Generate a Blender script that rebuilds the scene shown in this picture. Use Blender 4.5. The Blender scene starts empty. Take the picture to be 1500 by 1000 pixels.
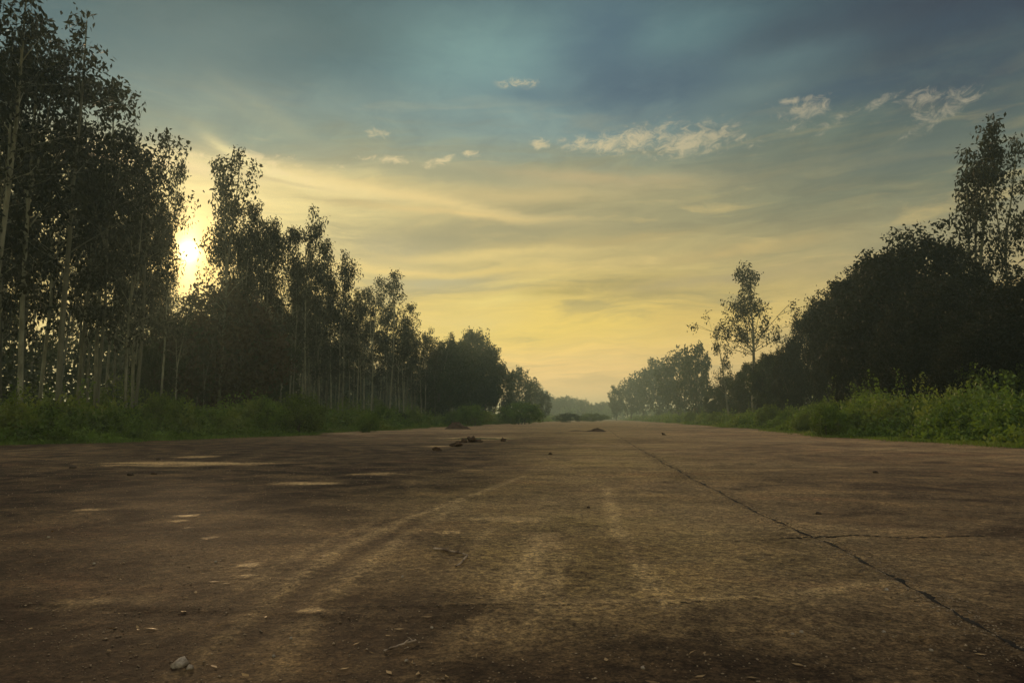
import bpy, bmesh, math, random
import numpy as np
from mathutils import Vector, Matrix, noise as mnoise

scene = bpy.context.scene
COL = scene.collection
R = math.radians
rng = np.random.default_rng(11)
random.seed(11)

# ------------------------------------------------------------------ camera
YAW, PITCH, CAM_H, LENS = R(7.1), R(5.9), 1.1, 26.0
FPX = 1500 * LENS / 36.0                      # focal length in photo pixels
cam_d = bpy.data.cameras.new('camera')
cam = bpy.data.objects.new('camera', cam_d)
COL.objects.link(cam)
cam_d.lens = LENS; cam_d.sensor_width = 36
cam_d.clip_start = 0.05; cam_d.clip_end = 5000
cam.location = (0, 0, CAM_H)
cam.rotation_euler = (R(90) + PITCH, 0, YAW)
scene.camera = cam

_F = Vector((-math.sin(YAW) * math.cos(PITCH), math.cos(YAW) * math.cos(PITCH), math.sin(PITCH)))
_R = Vector((math.cos(YAW), math.sin(YAW), 0))
_U = _R.cross(_F)

def ray(px, py):
    """direction in the world of a point measured on the photograph"""
    return (_F + _R * ((px - 750) / FPX) + _U * ((500 - py) / FPX)).normalized()

def azel(px, py):
    d = ray(px, py)
    return math.atan2(d.x, d.y), math.asin(d.z)

def ground(px, py):
    d = ray(px, py); t = CAM_H / -d.z
    return d.x * t, d.y * t

def on_line(px, X):
    """world Y where the sight line through column px meets the line x = X"""
    d = ray(px, 612)
    return X * d.y / d.x

def dist_of(x, y): return -x * math.sin(YAW) + y * math.cos(YAW)
def px_of(x, y):
    return 750 + FPX / math.cos(PITCH) * (x * math.cos(YAW) + y * math.sin(YAW)) / dist_of(x, y)
def height_at(x, y, py):
    """height of a thing standing at x, y whose top is seen at photo row py"""
    d = ray(px_of(x, y), py)
    return CAM_H + math.hypot(x, y) * d.z / math.hypot(d.x, d.y)

# ------------------------------------------------------------------ colour / view
scene.view_settings.view_transform = 'Standard'
scene.view_settings.look = 'None'
scene.view_settings.exposure = 0.0
scene.view_settings.gamma = 1.0
scene.view_settings.use_curve_mapping = False
scene.cycles.use_denoising = True
scene.cycles.max_bounces = 6
scene.cycles.diffuse_bounces = 3
scene.cycles.transmission_bounces = 4
scene.cycles.volume_bounces = 0
scene.cycles.sample_clamp_indirect = 4.0

def lin(c):
    return tuple(((v / 255) / 12.92 if v / 255 <= 0.04045 else ((v / 255 + 0.055) / 1.055) ** 2.4) for v in c)

# ------------------------------------------------------------------ sun
SUN_AZ, SUN_EL = azel(276, 368)
sun_d = bpy.data.lights.new('sun', 'SUN')
sun_d.energy = 2.0; sun_d.angle = R(4); sun_d.color = (1.0, 0.66, 0.34)
sun = bpy.data.objects.new('sun', sun_d); COL.objects.link(sun)
sdir = Vector((math.sin(SUN_AZ) * math.cos(SUN_EL), math.cos(SUN_AZ) * math.cos(SUN_EL), math.sin(SUN_EL)))
sun.rotation_euler = (-sdir).to_track_quat('-Z', 'Y').to_euler()
sun.location = (0, 0, 60)

OVER = (0.74, 0.68, 0.58)     # brightness of the fill light added overhead, out of view
# ------------------------------------------------------------------ sky (world)
class NT:
    def __init__(s, tree): s.t = tree; s.n = tree.nodes; s.l = tree.links
    def node(s, k, **kw):
        n = s.n.new(k)
        for a, b in kw.items(): setattr(n, a, b)
        return n
    def put(s, sock, v):
        if isinstance(v, bpy.types.NodeSocket): s.l.new(v, sock)
        else: sock.default_value = v
    def m(s, op, a, b=0.0, c=None, clamp=False):
        n = s.node('ShaderNodeMath', operation=op, use_clamp=clamp)
        s.put(n.inputs[0], a)
        if op not in ('EXPONENT', 'SQRT', 'ABSOLUTE', 'ARCSINE', 'SINE', 'COSINE', 'FRACT'): s.put(n.inputs[1], b)
        if c is not None: s.put(n.inputs[2], c)
        return n.outputs[0]
    def sm(s, v, lo, hi, a=0.0, b=1.0):
        n = s.node('ShaderNodeMapRange', interpolation_type='SMOOTHSTEP')
        s.put(n.inputs[0], v); s.put(n.inputs[1], lo); s.put(n.inputs[2], hi); s.put(n.inputs[3], a); s.put(n.inputs[4], b)
        return n.outputs[0]
    def vec(s, x, y, z=0.0):
        n = s.node('ShaderNodeCombineXYZ'); s.put(n.inputs[0], x); s.put(n.inputs[1], y); s.put(n.inputs[2], z)
        return n.outputs[0]
    def noise(s, v, scale, detail=4, rough=0.55, dist=0.0):
        n = s.node('ShaderNodeTexNoise'); s.put(n.inputs['Vector'], v)
        n.inputs['Scale'].default_value = scale; n.inputs['Detail'].default_value = detail
        n.inputs['Roughness'].default_value = rough; n.inputs['Distortion'].default_value = dist
        return n.outputs[0]
    def mix(s, f, a, b, mode='MIX'):
        n = s.node('ShaderNodeMix', data_type='RGBA', blend_type=mode)
        s.put(n.inputs[0], f)
        s.put(n.inputs[6], a if isinstance(a, bpy.types.NodeSocket) else (*a, 1)[:4])
        s.put(n.inputs[7], b if isinstance(b, bpy.types.NodeSocket) else (*b, 1)[:4])
        return n.outputs[2]
    def ramp(s, f, stops):
        n = s.node('ShaderNodeValToRGB'); s.put(n.inputs[0], f)
        cr = n.color_ramp
        while len(cr.elements) < len(stops): cr.elements.new(0.5)
        for e, (p, c) in zip(cr.elements, sorted(stops, key=lambda q: q[0])):
            e.position = p; e.color = (*c, 1)
        return n.outputs[0]

world = bpy.data.worlds.new('World'); scene.world = world; world.use_nodes = True
w = NT(world.node_tree); w.n.clear()
gen = w.node('ShaderNodeTexCoord').outputs['Generated']
sep = w.node('ShaderNodeSeparateXYZ'); w.l.new(gen, sep.inputs[0])
EL = w.m('ARCSINE', sep.outputs[2])
AZ = w.m('ARCTAN2', sep.outputs[0], sep.outputs[1])
# gentle warp so cloud bands are not ruled straight
wv = w.vec(w.m('MULTIPLY', AZ, 2.2), w.m('MULTIPLY', EL, 7.0), 3.1)
w1 = w.m('SUBTRACT', w.noise(wv, 1.3, 5, 0.55), 0.5)
w2 = w.m('SUBTRACT', w.noise(w.vec(w.m('MULTIPLY', AZ, 6.0), w.m('MULTIPLY', EL, 16.0), 9.7), 1.4, 5, 0.6), 0.5)
ELW = w.m('ADD', EL, w.m('ADD', w.m('MULTIPLY', w1, 0.05), w.m('MULTIPLY', w2, 0.012)))
ELW = w.m('SUBTRACT', ELW, w.m('MULTIPLY', w.m('ADD', AZ, 0.1), 0.03))   # bands dip gently to the right
AZW = w.m('ADD', AZ, w.m('ADD', w.m('MULTIPLY', w1, 0.07), w.m('MULTIPLY', w2, 0.05)))

AZB = w.m('ADD', AZ, w.m('ADD', w.m('MULTIPLY', w1, 0.03), w.m('MULTIPLY', w2, 0.05)))
def elf(py): return azel(750, py)[1] / 0.6
def sky_ramp(stops): return w.ramp(w.m('DIVIDE', ELW, 0.6, clamp=True), [(max(0, elf(py)), lin(c)) for py, c in stops])
rc = sky_ramp([(-10, (84, 110, 118)), (60, (112, 145, 147)), (120, (112, 142, 146)), (200, (128, 150, 146)), (243, (144, 151, 130)), (285, (178, 167, 124)),
               (345, (168, 158, 116)), (385, (208, 186, 120)), (440, (234, 204, 110)), (480, (250, 216, 108)), (530, (255, 212, 128)), (612, (284, 230, 152))])
rl = sky_ramp([(-10, (50, 76, 86)), (40, (64, 94, 98)), (100, (74, 106, 113)), (160, (110, 132, 130)), (210, (128, 144, 130)), (232, (150, 152, 126)), (252, (214, 198, 140)), (285, (228, 208, 142)),
               (340, (232, 212, 142)), (420, (226, 198, 118)), (612, (245, 215, 140))])
rr = sky_ramp([(-10, (44, 52, 70)), (60, (58, 76, 88)), (130, (64, 84, 98)), (190, (88, 106, 104)), (260, (96, 110, 100)), (330, (120, 125, 104)),
               (400, (162, 152, 114)), (480, (205, 178, 116)), (612, (225, 195, 130))])
a_l, a_c, a_r = azel(400, 300)[0], azel(780, 300)[0], azel(1380, 300)[0]
skyc = w.mix(w.sm(AZ, a_l, a_c), rl, rc)
skyc = w.mix(w.sm(AZ, a_c, a_r), skyc, rr)

def blob(px, py, hw, hh, rot=0.0, warp=True):
    """soft elliptical mask round a direction in the sky (sizes in photo pixels)"""
    a, e = azel(px, py)
    k = 1 / FPX
    dx = w.m('MULTIPLY', w.m('SUBTRACT', AZB if warp else AZ, a), math.cos(e) / (hw * k))
    dy0 = w.m('SUBTRACT', ELW2 if warp else EL, e)
    if rot:
        dy0 = w.m('SUBTRACT', dy0, w.m('MULTIPLY', w.m('SUBTRACT', AZ, a), math.tan(R(rot))))
    dy = w.m('MULTIPLY', dy0, 1 / (hh * k))
    r2 = w.m('ADD', w.m('MULTIPLY', dx, dx), w.m('MULTIPLY', dy, dy))
    return w.m('EXPONENT', w.m('MULTIPLY', r2, -1.0))
ELW2 = w.m('ADD', EL, w.m('ADD', w.m('MULTIPLY', w1, 0.018), w.m('MULTIPLY', w2, 0.022)))

# thin stretched veils all over the lower sky
st = w.vec(w.m('MULTIPLY', AZW, 3.0), w.m('MULTIPLY', ELW, 22.0), 0.4)
veil = w.noise(st, 1.6, 7, 0.58, 0.5)
fine = w.noise(w.vec(w.m('MULTIPLY', AZW, 8.0), w.m('MULTIPLY', ELW, 60.0), 5.0), 1.5, 6, 0.6, 0.6)
low = w.m('MULTIPLY', w.sm(EL, R(27), R(14)), w.sm(EL, R(0.5), R(6)))
dk = w.m('MULTIPLY', w.sm(veil, 0.5, 0.68), w.m('MULTIPLY', low, 0.6))
skyc = w.mix(dk, skyc, lin((148, 142, 108)))
br = w.m('MULTIPLY', w.sm(veil, 0.47, 0.30), w.m('MULTIPLY', low, 0.40))
skyc = w.mix(br, skyc, lin((226, 198, 128)))
skyc = w.mix(w.m('MULTIPLY', low, 0.55), skyc, w.ramp(fine, [(0.3, (0.76, 0.77, 0.82)), (0.7, (1.22, 1.19, 1.1))]), 'MULTIPLY')
# big soft mottling of the high sky
mot = w.noise(w.vec(w.m('MULTIPLY', AZW, 2.0), w.m('MULTIPLY', ELW, 3.5), 7.0), 1.6, 5, 0.5)
skyc = w.mix(0.25, skyc, w.ramp(mot, [(0.3, (0.78, 0.82, 0.88)), (0.7, (1.2, 1.16, 1.1))]), 'MULTIPLY')

ff = w.noise(w.vec(w.m('MULTIPLY', AZW, 9.0), w.m('MULTIPLY', ELW, 15.0), 2.0), 1.6, 7, 0.6, 0.8)
skyc = w.mix(w.m('MULTIPLY', w.sm(EL, R(12), R(20)), 0.9), skyc, w.ramp(ff, [(0.3, (0.86, 0.88, 0.92)), (0.7, (1.14, 1.12, 1.08))]), 'MULTIPLY')
# named cloud banks: (px, py, half width, half height, tilt, colour, strength)
banks = [
    (900, 40, 70, 34, 0, (74, 98, 112), .6), (870, 110, 50, 50, 0, (84, 108, 120), .5), (640, 25, 160, 26, 0, (88, 116, 120), .5), (300, 30, 200, 40, 0, (82, 104, 108), .55), (150, 60, 120, 60, 0, (92, 114, 114), .4),
    (1250, 125, 110, 22, 2, (72, 92, 106), .6), (1420, 110, 90, 60, 0, (62, 76, 92), .6), (1300, 230, 180, 26, 0, (100, 112, 106), .4),
    (960, 125, 110, 40, 0, (80, 102, 118), .75), (880, 60, 60, 60, 0, (80, 106, 122), .6), (1020, 112, 80, 24, 2, (72, 94, 112), .7), (1010, 60, 60, 22, 0, (98, 130, 132), .6),
    (765, 140, 42, 14, 0, (92, 118, 130), .8), (1250, 40, 170, 26, 1, (66, 80, 92), .6), (1420, 10, 150, 50, 0, (56, 64, 78), .6),
    (700, 75, 90, 50, 0, (124, 158, 154), .5), (1130, 92, 90, 18, 2, (98, 122, 124), .6), (1100, 135, 60, 14, 2, (112, 132, 128), .5), (330, 60, 120, 40, 20, (92, 118, 120), .5),
    (690, 345, 190, 20, 0, (160, 151, 114), .85), (560, 368, 70, 20, 0, (172, 162, 126), .8), (660, 255, 120, 14, -6, (152, 152, 124), .6),
    (600, 290, 150, 9, -9, (236, 208, 140), .9), (470, 268, 100, 12, -10, (240, 216, 150), .8), (540, 301, 80, 5, -3, (186, 168, 118), .75), (640, 312, 100, 5, -4, (230, 200, 132), .8),
    (860, 262, 130, 10, -4, (192, 172, 126), .6), (760, 290, 120, 12, 0, (206, 184, 128), .6),
    (740, 372, 180, 7, 3, (226, 200, 128), .8), (900, 352, 110, 6, 3, (186, 166, 112), .6),
    (870, 422, 100, 12, 5, (170, 152, 92), .9), (950, 432, 90, 8, 2, (160, 146, 98), .6), (800, 432, 50, 4, 2, (176, 156, 84), .7), (650, 412, 90, 14, 0, (188, 176, 132), .75),
    (560, 392, 140, 5, -2, (236, 206, 128), .8), (700, 398, 100, 4, 3, (226, 198, 120), .7), (720, 440, 60, 9, 4, (246, 220, 126), .6), (760, 412, 50, 4, 4, (238, 212, 124), .4),
    (820, 478, 160, 22, 0, (242, 208, 104), .7), (700, 470, 60, 20, 0, (232, 206, 126), .5), (1080, 365, 110, 9, 4, (204, 178, 116), .6), (1060, 405, 130, 10, 4, (172, 156, 116), .6), (1010, 470, 60, 20, 0, (226, 190, 108), .4),
    (415, 182, 60, 11, -26, (160, 160, 132), .35), (345, 160, 36, 8, -22, (150, 154, 130), .25),
    (380, 240, 50, 8, -22, (244, 226, 160), .85), (240, 236, 110, 9, -4, (232, 210, 152), .8), (60, 212, 110, 6, -2, (232, 196, 150), .8),
    (400, 262, 60, 3, -6, (204, 184, 132), .6), (340, 285, 70, 5, -4, (250, 228, 158), .5),
]
patchy = w.ramp(w.noise(w.vec(w.m('MULTIPLY', AZB, 7.0), w.m('MULTIPLY', EL, 15.0), 4.4), 1.7, 8, 0.62, 0.3), [(0.32, (.45, .45, .45)), (0.6, (1, 1, 1))])
for px, py, hw, hh, rot, c, k in banks:
    skyc = w.mix(w.m('MULTIPLY', w.m('MULTIPLY', blob(px, py, hw * 1.08, hh * 1.08, rot), patchy), min(1.0, k * 1.35)), skyc, lin(c))
# small bright puffs with torn edges
puffn = w.noise(w.vec(w.m('MULTIPLY', AZ, 34.0), w.m('MULTIPLY', w.m('SUBTRACT', EL, w.m('MULTIPLY', AZ, 0.10)), 56.0), 1.0), 1.5, 8, 0.7, 0.8)
puffs = [
    (880, 214, 42, 10, -4, .85), (935, 203, 45, 15, 8, .9), (1015, 205, 48, 16, 4, .95), (1085, 203, 26, 8, -18, .5), (555, 196, 14, 6, 0, .75), (793, 211, 13, 7, -12, .85),
    (545, 232, 20, 4, 0, .7), (575, 234, 20, 5, 0, .8), (650, 235, 24, 5, 16, .85), (688, 226, 18, 4, 4, .7),
    (420, 231, 16, 4, 0, .55), (440, 244, 22, 4, -10, .6), (400, 250, 60, 6, -10, .6), (495, 246, 10, 6, 0, .4), (1180, 160, 28, 11, 8, .75), (1170, 147, 32, 4, 2, .7),
    (1222, 178, 26, 7, 24, .55), (1285, 150, 34, 7, 8, .5), (1353, 143, 24, 10, 0, .75), (1375, 165, 44, 14, 20, .6), (1165, 184, 20, 6, 0, .5), (760, 122, 26, 6, 0, .45),
    (380, 232, 36, 5, -12, .8), (290, 228, 60, 5, 0, .7),
]
pm = None
for px, py, hw, hh, rot, k in puffs:
    b = w.m('MULTIPLY', blob(px, py, hw * 1.15, hh * 1.2, rot, warp=False), k)
    pm = b if pm is None else w.m('MAXIMUM', pm, b)
pf = w.sm(w.m('ADD', w.m('MULTIPLY', pm, 0.62), w.m('MULTIPLY', w.m('SUBTRACT', puffn, 0.5), 2.0)), 0.10, 0.72)
pf = w.m('MULTIPLY', pf, w.sm(pm, 0.02, 0.3))
pcol = w.mix(w.sm(AZ, a_c, azel(1300, 200)[0]), lin((238, 214, 160)), lin((186, 174, 146)))
skyc = w.mix(w.m('MULTIPLY', pf, 0.62), skyc, pcol)

# glow round the sun and the veiled disc itself
dotn = w.node('ShaderNodeVectorMath', operation='DOT_PRODUCT'); w.l.new(gen, dotn.inputs[0]); dotn.inputs[1].default_value = tuple(sdir)
ang = w.m('SUBTRACT', 1.0, dotn.outputs['Value'])            # ~ angle^2 / 2
def halo(deg): return w.m('EXPONENT', w.m('MULTIPLY', ang, -1.0 / (R(deg) ** 2 / 2)))
g1 = w.m('MULTIPLY', halo(5), 0.18); g2 = w.m('MULTIPLY', halo(2.8), 0.9)
disc = w.m('ADD', w.m('MULTIPLY', halo(0.6), 3.2), w.m('MULTIPLY', blob(277, 376, 13, 42, warp=False), 0.9))
def addc(base, f, c):
    return w.mix(1.0, base, w.mix(1.0, w.vec(f, f, f), c, 'MULTIPLY'), 'ADD')
skyc = addc(skyc, g1, (1.0, 0.74, 0.30))
skyc = addc(skyc, g2, (1.0, 0.53, 0.09))
skyc = addc(skyc, disc, (1.0, 0.84, 0.42))

# the sky overhead, above the frame: brightness added as fill light for the ground and weeds
skyc = w.mix(w.sm(EL, R(33), R(50)), skyc, (OVER[0], OVER[1], OVER[2]))
nish = w.node('ShaderNodeTexSky', sky_type='NISHITA', sun_disc=False)
nish.sun_elevation = SUN_EL; nish.sun_rotation = SUN_AZ; nish.altitude = 60; nish.dust_density = 3.0
tenx = w.mix(1.0, skyc, (10 * 1.0,) * 3, 'MULTIPLY')     # Background runs at 0.1
total = w.mix(0.02, tenx, nish.outputs[0])
bg = w.node('ShaderNodeBackground'); w.l.new(total, bg.inputs[0]); bg.inputs[1].default_value = 0.1
wo = w.node('ShaderNodeOutputWorld'); w.l.new(bg.outputs[0], wo.inputs[0])
world.cycles.sampling_method = 'MANUAL'; world.cycles.sample_map_resolution = 512

# ------------------------------------------------------------------ helpers
def tag(o, label=None, cat=None, group=None, kind=None):
    if label: o['label'] = label
    if cat: o['category'] = cat
    if group: o['group'] = group
    if kind: o['kind'] = kind
    return o

def link(name, data, parent=None):
    o = bpy.data.objects.new(name, data); COL.objects.link(o)
    if parent: o.parent = parent
    return o

def empty(name, loc, rz=0.0, s=(1, 1, 1)):
    o = bpy.data.objects.new(name, None); COL.objects.link(o)
    o.location = loc; o.rotation_euler = (0, 0, rz); o.scale = s
    o.empty_display_size = 0.3
    return o

def mesh_np(name, verts, faces, mat, attrs=None, smooth=False):
    """mesh from an (n,3) array and an (m,k) index array"""
    me = bpy.data.meshes.new(name)
    verts = np.ascontiguousarray(verts, dtype=np.float32); faces = np.ascontiguousarray(faces, dtype=np.int32)
    n, k = faces.shape
    me.vertices.add(len(verts)); me.vertices.foreach_set('co', verts.ravel())
    me.loops.add(n * k); me.loops.foreach_set('vertex_index', faces.ravel())
    me.polygons.add(n); me.polygons.foreach_set('loop_start', np.arange(0, n * k, k, dtype=np.int32))
    if smooth: me.polygons.foreach_set('use_smooth', np.ones(n, dtype=bool))
    for an, av in (attrs or {}).items():
        a = me.attributes.new(an, 'FLOAT', 'POINT'); a.data.foreach_set('value', np.ascontiguousarray(av, dtype=np.float32))
    me.materials.append(mat)
    me.update(calc_edges=True)
    return me

def vnoise(P, scale, seed=0.0):
    """cheap smooth value noise on an (n,2) array, about -1..1"""
    q = P * scale + seed
    i = np.floor(q).astype(np.int64); f = q - i; f = f * f * (3 - 2 * f)
    def h(a, b):
        v = np.sin(a * 127.1 + b * 311.7 + seed * 17.3) * 43758.5453
        return (v - np.floor(v)) * 2 - 1
    a, b = i[:, 0], i[:, 1]
    return ((h(a, b) * (1 - f[:, 0]) + h(a + 1, b) * f[:, 0]) * (1 - f[:, 1]) + (h(a, b + 1) * (1 - f[:, 0]) + h(a + 1, b + 1) * f[:, 0]) * f[:, 1])
def fbm(P, scale, oct=4, seed=0.0):
    s = np.zeros(len(P)); a = 1.0; t = 0
    for k in range(oct):
        s += a * vnoise(P, scale * 2 ** k, seed + k * 5.3); t += a; a *= 0.5
    return s / t

# ------------------------------------------------------------------ materials
def leaf_mat(name, dark, light, trans=0.35, warm=None, spec=0.15):
    m = bpy.data.materials.new(name); m.use_nodes = True; t = NT(m.node_tree); t.n.clear()
    at = t.node('ShaderNodeAttribute', attribute_name='rnd').outputs['Fac']
    oi = t.node('ShaderNodeObjectInfo').outputs['Random']
    pos = t.node('ShaderNodeNewGeometry').outputs['Position']
    nz = t.noise(pos, 0.8, 4, 0.65)
    f = t.m('ADD', t.m('MULTIPLY', at, 0.5), t.m('ADD', t.m('MULTIPLY', t.sm(nz, 0.3, 0.7), 0.4), t.m('MULTIPLY', oi, 0.15)), clamp=True)
    c = t.mix(f, dark, light)
    if warm: c = t.mix(t.m('MULTIPLY', t.sm(t.noise(pos, 0.25, 2), 0.52, 0.66), 0.7), c, warm)
    d = t.node('ShaderNodeBsdfPrincipled'); t.l.new(c, d.inputs['Base Color']); d.inputs['Roughness'].default_value = 0.55
    d.inputs['Specular IOR Level'].default_value = spec
    tr = t.node('ShaderNodeBsdfTranslucent'); t.l.new(t.mix(1.0, c, (1.25, 1.15, 0.5), 'MULTIPLY'), tr.inputs[0])
    mx = t.node('ShaderNodeMixShader'); mx.inputs[0].default_value = trans
    t.l.new(d.outputs[0], mx.inputs[1]); t.l.new(tr.outputs[0], mx.inputs[2])
    o = t.node('ShaderNodeOutputMaterial'); t.l.new(mx.outputs[0], o.inputs[0])
    return m

def rough_mat(name, c1, c2, scale=6, rough=0.85, bump=0.4, stretch=(1, 1, 1), spec=0.3, vary=0.0):
    m = bpy.data.materials.new(name); m.use_nodes = True; t = NT(m.node_tree); t.n.clear()
    tc = t.node('ShaderNodeTexCoord').outputs['Object']
    mp = t.node('ShaderNodeMapping'); t.l.new(tc, mp.inputs[0]); mp.inputs['Scale'].default_value = stretch
    n1 = t.noise(mp.outputs[0], scale, 6, 0.65)
    c = t.mix(t.sm(n1, 0.35, 0.65), c1, c2)
    if vary: c = t.mix(t.m('MULTIPLY', t.node('ShaderNodeObjectInfo').outputs['Random'], vary), c, tuple(v * 0.35 for v in c1))
    d = t.node('ShaderNodeBsdfPrincipled'); t.l.new(c, d.inputs['Base Color']); d.inputs['Roughness'].default_value = rough
    d.inputs['Specular IOR Level'].default_value = spec
    b = t.node('ShaderNodeBump'); b.inputs['Strength'].default_value = bump; b.inputs['Distance'].default_value = 0.02
    t.l.new(t.noise(mp.outputs[0], scale * 4, 5, 0.7), b.inputs['Height']); t.l.new(b.outputs[0], d.inputs['Normal'])
    o = t.node('ShaderNodeOutputMaterial'); t.l.new(d.outputs[0], o.inputs[0])
    return m

M_euc = leaf_mat('eucalyptus_leaf', (0.013, 0.015, 0.010), (0.040, 0.042, 0.022), 0.35)
M_broad = leaf_mat('broad_leaf', (0.020, 0.034, 0.012), (0.055, 0.075, 0.024), 0.25)
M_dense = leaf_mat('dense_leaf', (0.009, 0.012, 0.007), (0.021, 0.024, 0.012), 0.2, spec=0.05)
M_russet = leaf_mat('russet_leaf', (0.035, 0.025, 0.014), (0.075, 0.05, 0.024), 0.3)
M_weed = leaf_mat('weed_leaf', (0.026, 0.05, 0.012), (0.19, 0.31, 0.062), 0.40, warm=(0.23, 0.28, 0.075))
M_bush = leaf_mat('bush_leaf', (0.03, 0.055, 0.014), (0.17, 0.25, 0.045), 0.35)
M_bark = rough_mat('pale_bark', (0.18, 0.19, 0.13), (0.42, 0.43, 0.31), 2.5, 0.8, 0.5, (1, 1, 0.35), vary=0.85)
M_darkbark = rough_mat('dark_bark', (0.05, 0.04, 0.03), (0.13, 0.10, 0.075), 3, 0.9, 0.7, (1, 1, 0.3))
M_twig = rough_mat('dry_twig', (0.10, 0.07, 0.05), (0.45, 0.36, 0.27), 9, 0.8, 0.5)
M_clod = rough_mat('earth_clod', (0.035, 0.022, 0.013), (0.10, 0.06, 0.035), 6, 0.95, 0.9)
M_stone = rough_mat('pale_stone', (0.22, 0.18, 0.14), (0.50, 0.44, 0.36), 18, 0.8, 0.8)
M_darkstone = rough_mat('dark_stone', (0.03, 0.022, 0.017), (0.08, 0.055, 0.04), 18, 0.9, 0.8)
M_gravel = rough_mat('loose_gravel', (0.12, 0.085, 0.055), (0.38, 0.30, 0.21), 9, 0.9, 0.3)
M_joint = rough_mat('joint_dirt', (0.006, 0.005, 0.004), (0.022, 0.016, 0.011), 10, 0.95, 0.6)

# earth under the trees
m = bpy.data.materials.new('earth'); m.use_nodes = True; t = NT(m.node_tree); t.n.clear()
pos = t.node('ShaderNodeNewGeometry').outputs['Position']
c = t.mix(t.sm(t.noise(pos, 0.35, 6, 0.6), 0.4, 0.62), (0.07, 0.05, 0.026), (0.035, 0.055, 0.014))
c = t.mix(t.m('MULTIPLY', t.sm(t.noise(pos, 6, 5, 0.6), 0.4, 0.7), 0.6), c, (0.10, 0.075, 0.04))
d = t.node('ShaderNodeBsdfPrincipled'); t.l.new(c, d.inputs['Base Color']); d.inputs['Roughness'].default_value = 0.95
b = t.node('ShaderNodeBump'); b.inputs['Strength'].default_value = 0.8; b.inputs['Distance'].default_value = 0.05
t.l.new(t.noise(pos, 4, 6, 0.7), b.inputs['Height']); t.l.new(b.outputs[0], d.inputs['Normal'])
o = t.node('ShaderNodeOutputMaterial'); t.l.new(d.outputs[0], o.inputs[0]); M_earth = m

# runway: weathered brown laterite over concrete
m = bpy.data.materials.new('runway_surface'); m.use_nodes = True; t = NT(m.node_tree); t.n.clear()
pos = t.node('ShaderNodeNewGeometry').outputs['Position']
A = lambda k: t.node('ShaderNodeAttribute', attribute_name=k).outputs['Fac']
mp = t.node('ShaderNodeMapping'); t.l.new(pos, mp.inputs[0]); mp.inputs['Scale'].default_value = (0.6, 1.0, 1)
big = t.noise(mp.outputs[0], 0.16, 5, 0.6, 0.4)
mid = t.noise(pos, 1.1, 6, 0.65, 0.5)
fin = t.noise(pos, 17, 8, 0.76)
grit = t.noise(pos, 55, 5, 0.75)
vor = t.node('ShaderNodeTexVoronoi'); t.l.new(pos, vor.inputs['Vector']); vor.inputs['Scale'].default_value = 34
col = t.mix(t.sm(big, 0.36, 0.64), (0.150, 0.104, 0.072), (0.34, 0.25, 0.148))
col = t.mix(t.m('MULTIPLY', t.sm(mid, 0.42, 0.68), 0.55), col, (0.42, 0.28, 0.145))
col = t.mix(t.m('MULTIPLY', t.sm(mid, 0.50, 0.30), 0.6), col, (0.075, 0.046, 0.032))
red = t.noise(mp.outputs[0], 0.55, 4, 0.6, 0.3)
col = t.mix(t.m('MULTIPLY', t.sm(red, 0.55, 0.72), 0.5), col, (0.38, 0.20, 0.115))
col = t.mix(t.m('MULTIPLY', A('moss'), t.sm(fin, 0.30, 0.62)), col, (0.36, 0.275, 0.11))
col = t.mix(t.m('MULTIPLY', A('track'), t.sm(t.m('ADD', fin, t.m('MULTIPLY', mid, 0.5)), 0.55, 0.80, 0.3, 1.0)), col, (0.68, 0.50, 0.27))
col = t.mix(t.m('MULTIPLY', A('corner_shade'), t.sm(mid, 0.30, 0.66, 1.0, 0.6)), col, (0.022, 0.012, 0.0105))  # painted corner darkening mixed into the ground colour
col = t.mix(t.sm(t.m('ADD', A('pale'), t.m('MULTIPLY', t.m('ADD', t.m('MULTIPLY', t.m('SUBTRACT', mid, 0.5), 1.6), t.m('SUBTRACT', fin, 0.5)), 0.9)), 0.28, 0.95), col, (0.52, 0.37, 0.19))
patch = t.noise(mp.outputs[0], 0.9, 6, 0.7, 1.2)
col = t.mix(0.9, col, t.ramp(patch, [(0.34, (0.66, 0.63, 0.64)), (0.5, (0.95, 0.95, 0.95)), (0.66, (1.25, 1.22, 1.12))]), 'MULTIPLY')
col = t.mix(0.9, col, t.ramp(fin, [(0.36, (0.36, 0.35, 0.37)), (0.5, (0.9, 0.9, 0.9)), (0.64, (1.75, 1.7, 1.55))]), 'MULTIPLY')
col = t.mix(0.8, col, t.ramp(grit, [(0.38, (0.3, 0.3, 0.31)), (0.62, (1.8, 1.75, 1.62))]), 'MULTIPLY')
col = t.mix(A('rut'), col, (0.05, 0.032, 0.024))
col = t.mix(t.m('MULTIPLY', A('verge'), t.sm(mid, 0.3, 0.55, 0.5, 1.0)), col, (0.075, 0.068, 0.026))
chips = t.sm(vor.outputs['Distance'], 0.16, 0.06)
selr = t.node('ShaderNodeSeparateColor'); t.l.new(vor.outputs['Color'], selr.inputs[0])
chips = t.m('MULTIPLY', chips, t.sm(selr.outputs[0], 0.90, 0.93))
col = t.mix(chips, col, (0.42, 0.35, 0.26))
d = t.node('ShaderNodeBsdfPrincipled'); t.l.new(col, d.inputs['Base Color'])
t.l.new(t.sm(A('pale'), 0.2, 0.9, 0.78, 0.6), d.inputs['Roughness'])
d.inputs['Specular IOR Level'].default_value = 0.08
hgt = t.m('ADD', t.m('MULTIPLY', fin, 1.0), t.m('ADD', t.m('MULTIPLY', grit, 0.28), t.m('MULTIPLY', mid, 1.5)))
hgt = t.m('ADD', hgt, t.m('MULTIPLY', chips, 0.4))
b = t.node('ShaderNodeBump'); b.inputs['Strength'].default_value = 1.0; b.inputs['Distance'].default_value = 0.04
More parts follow.
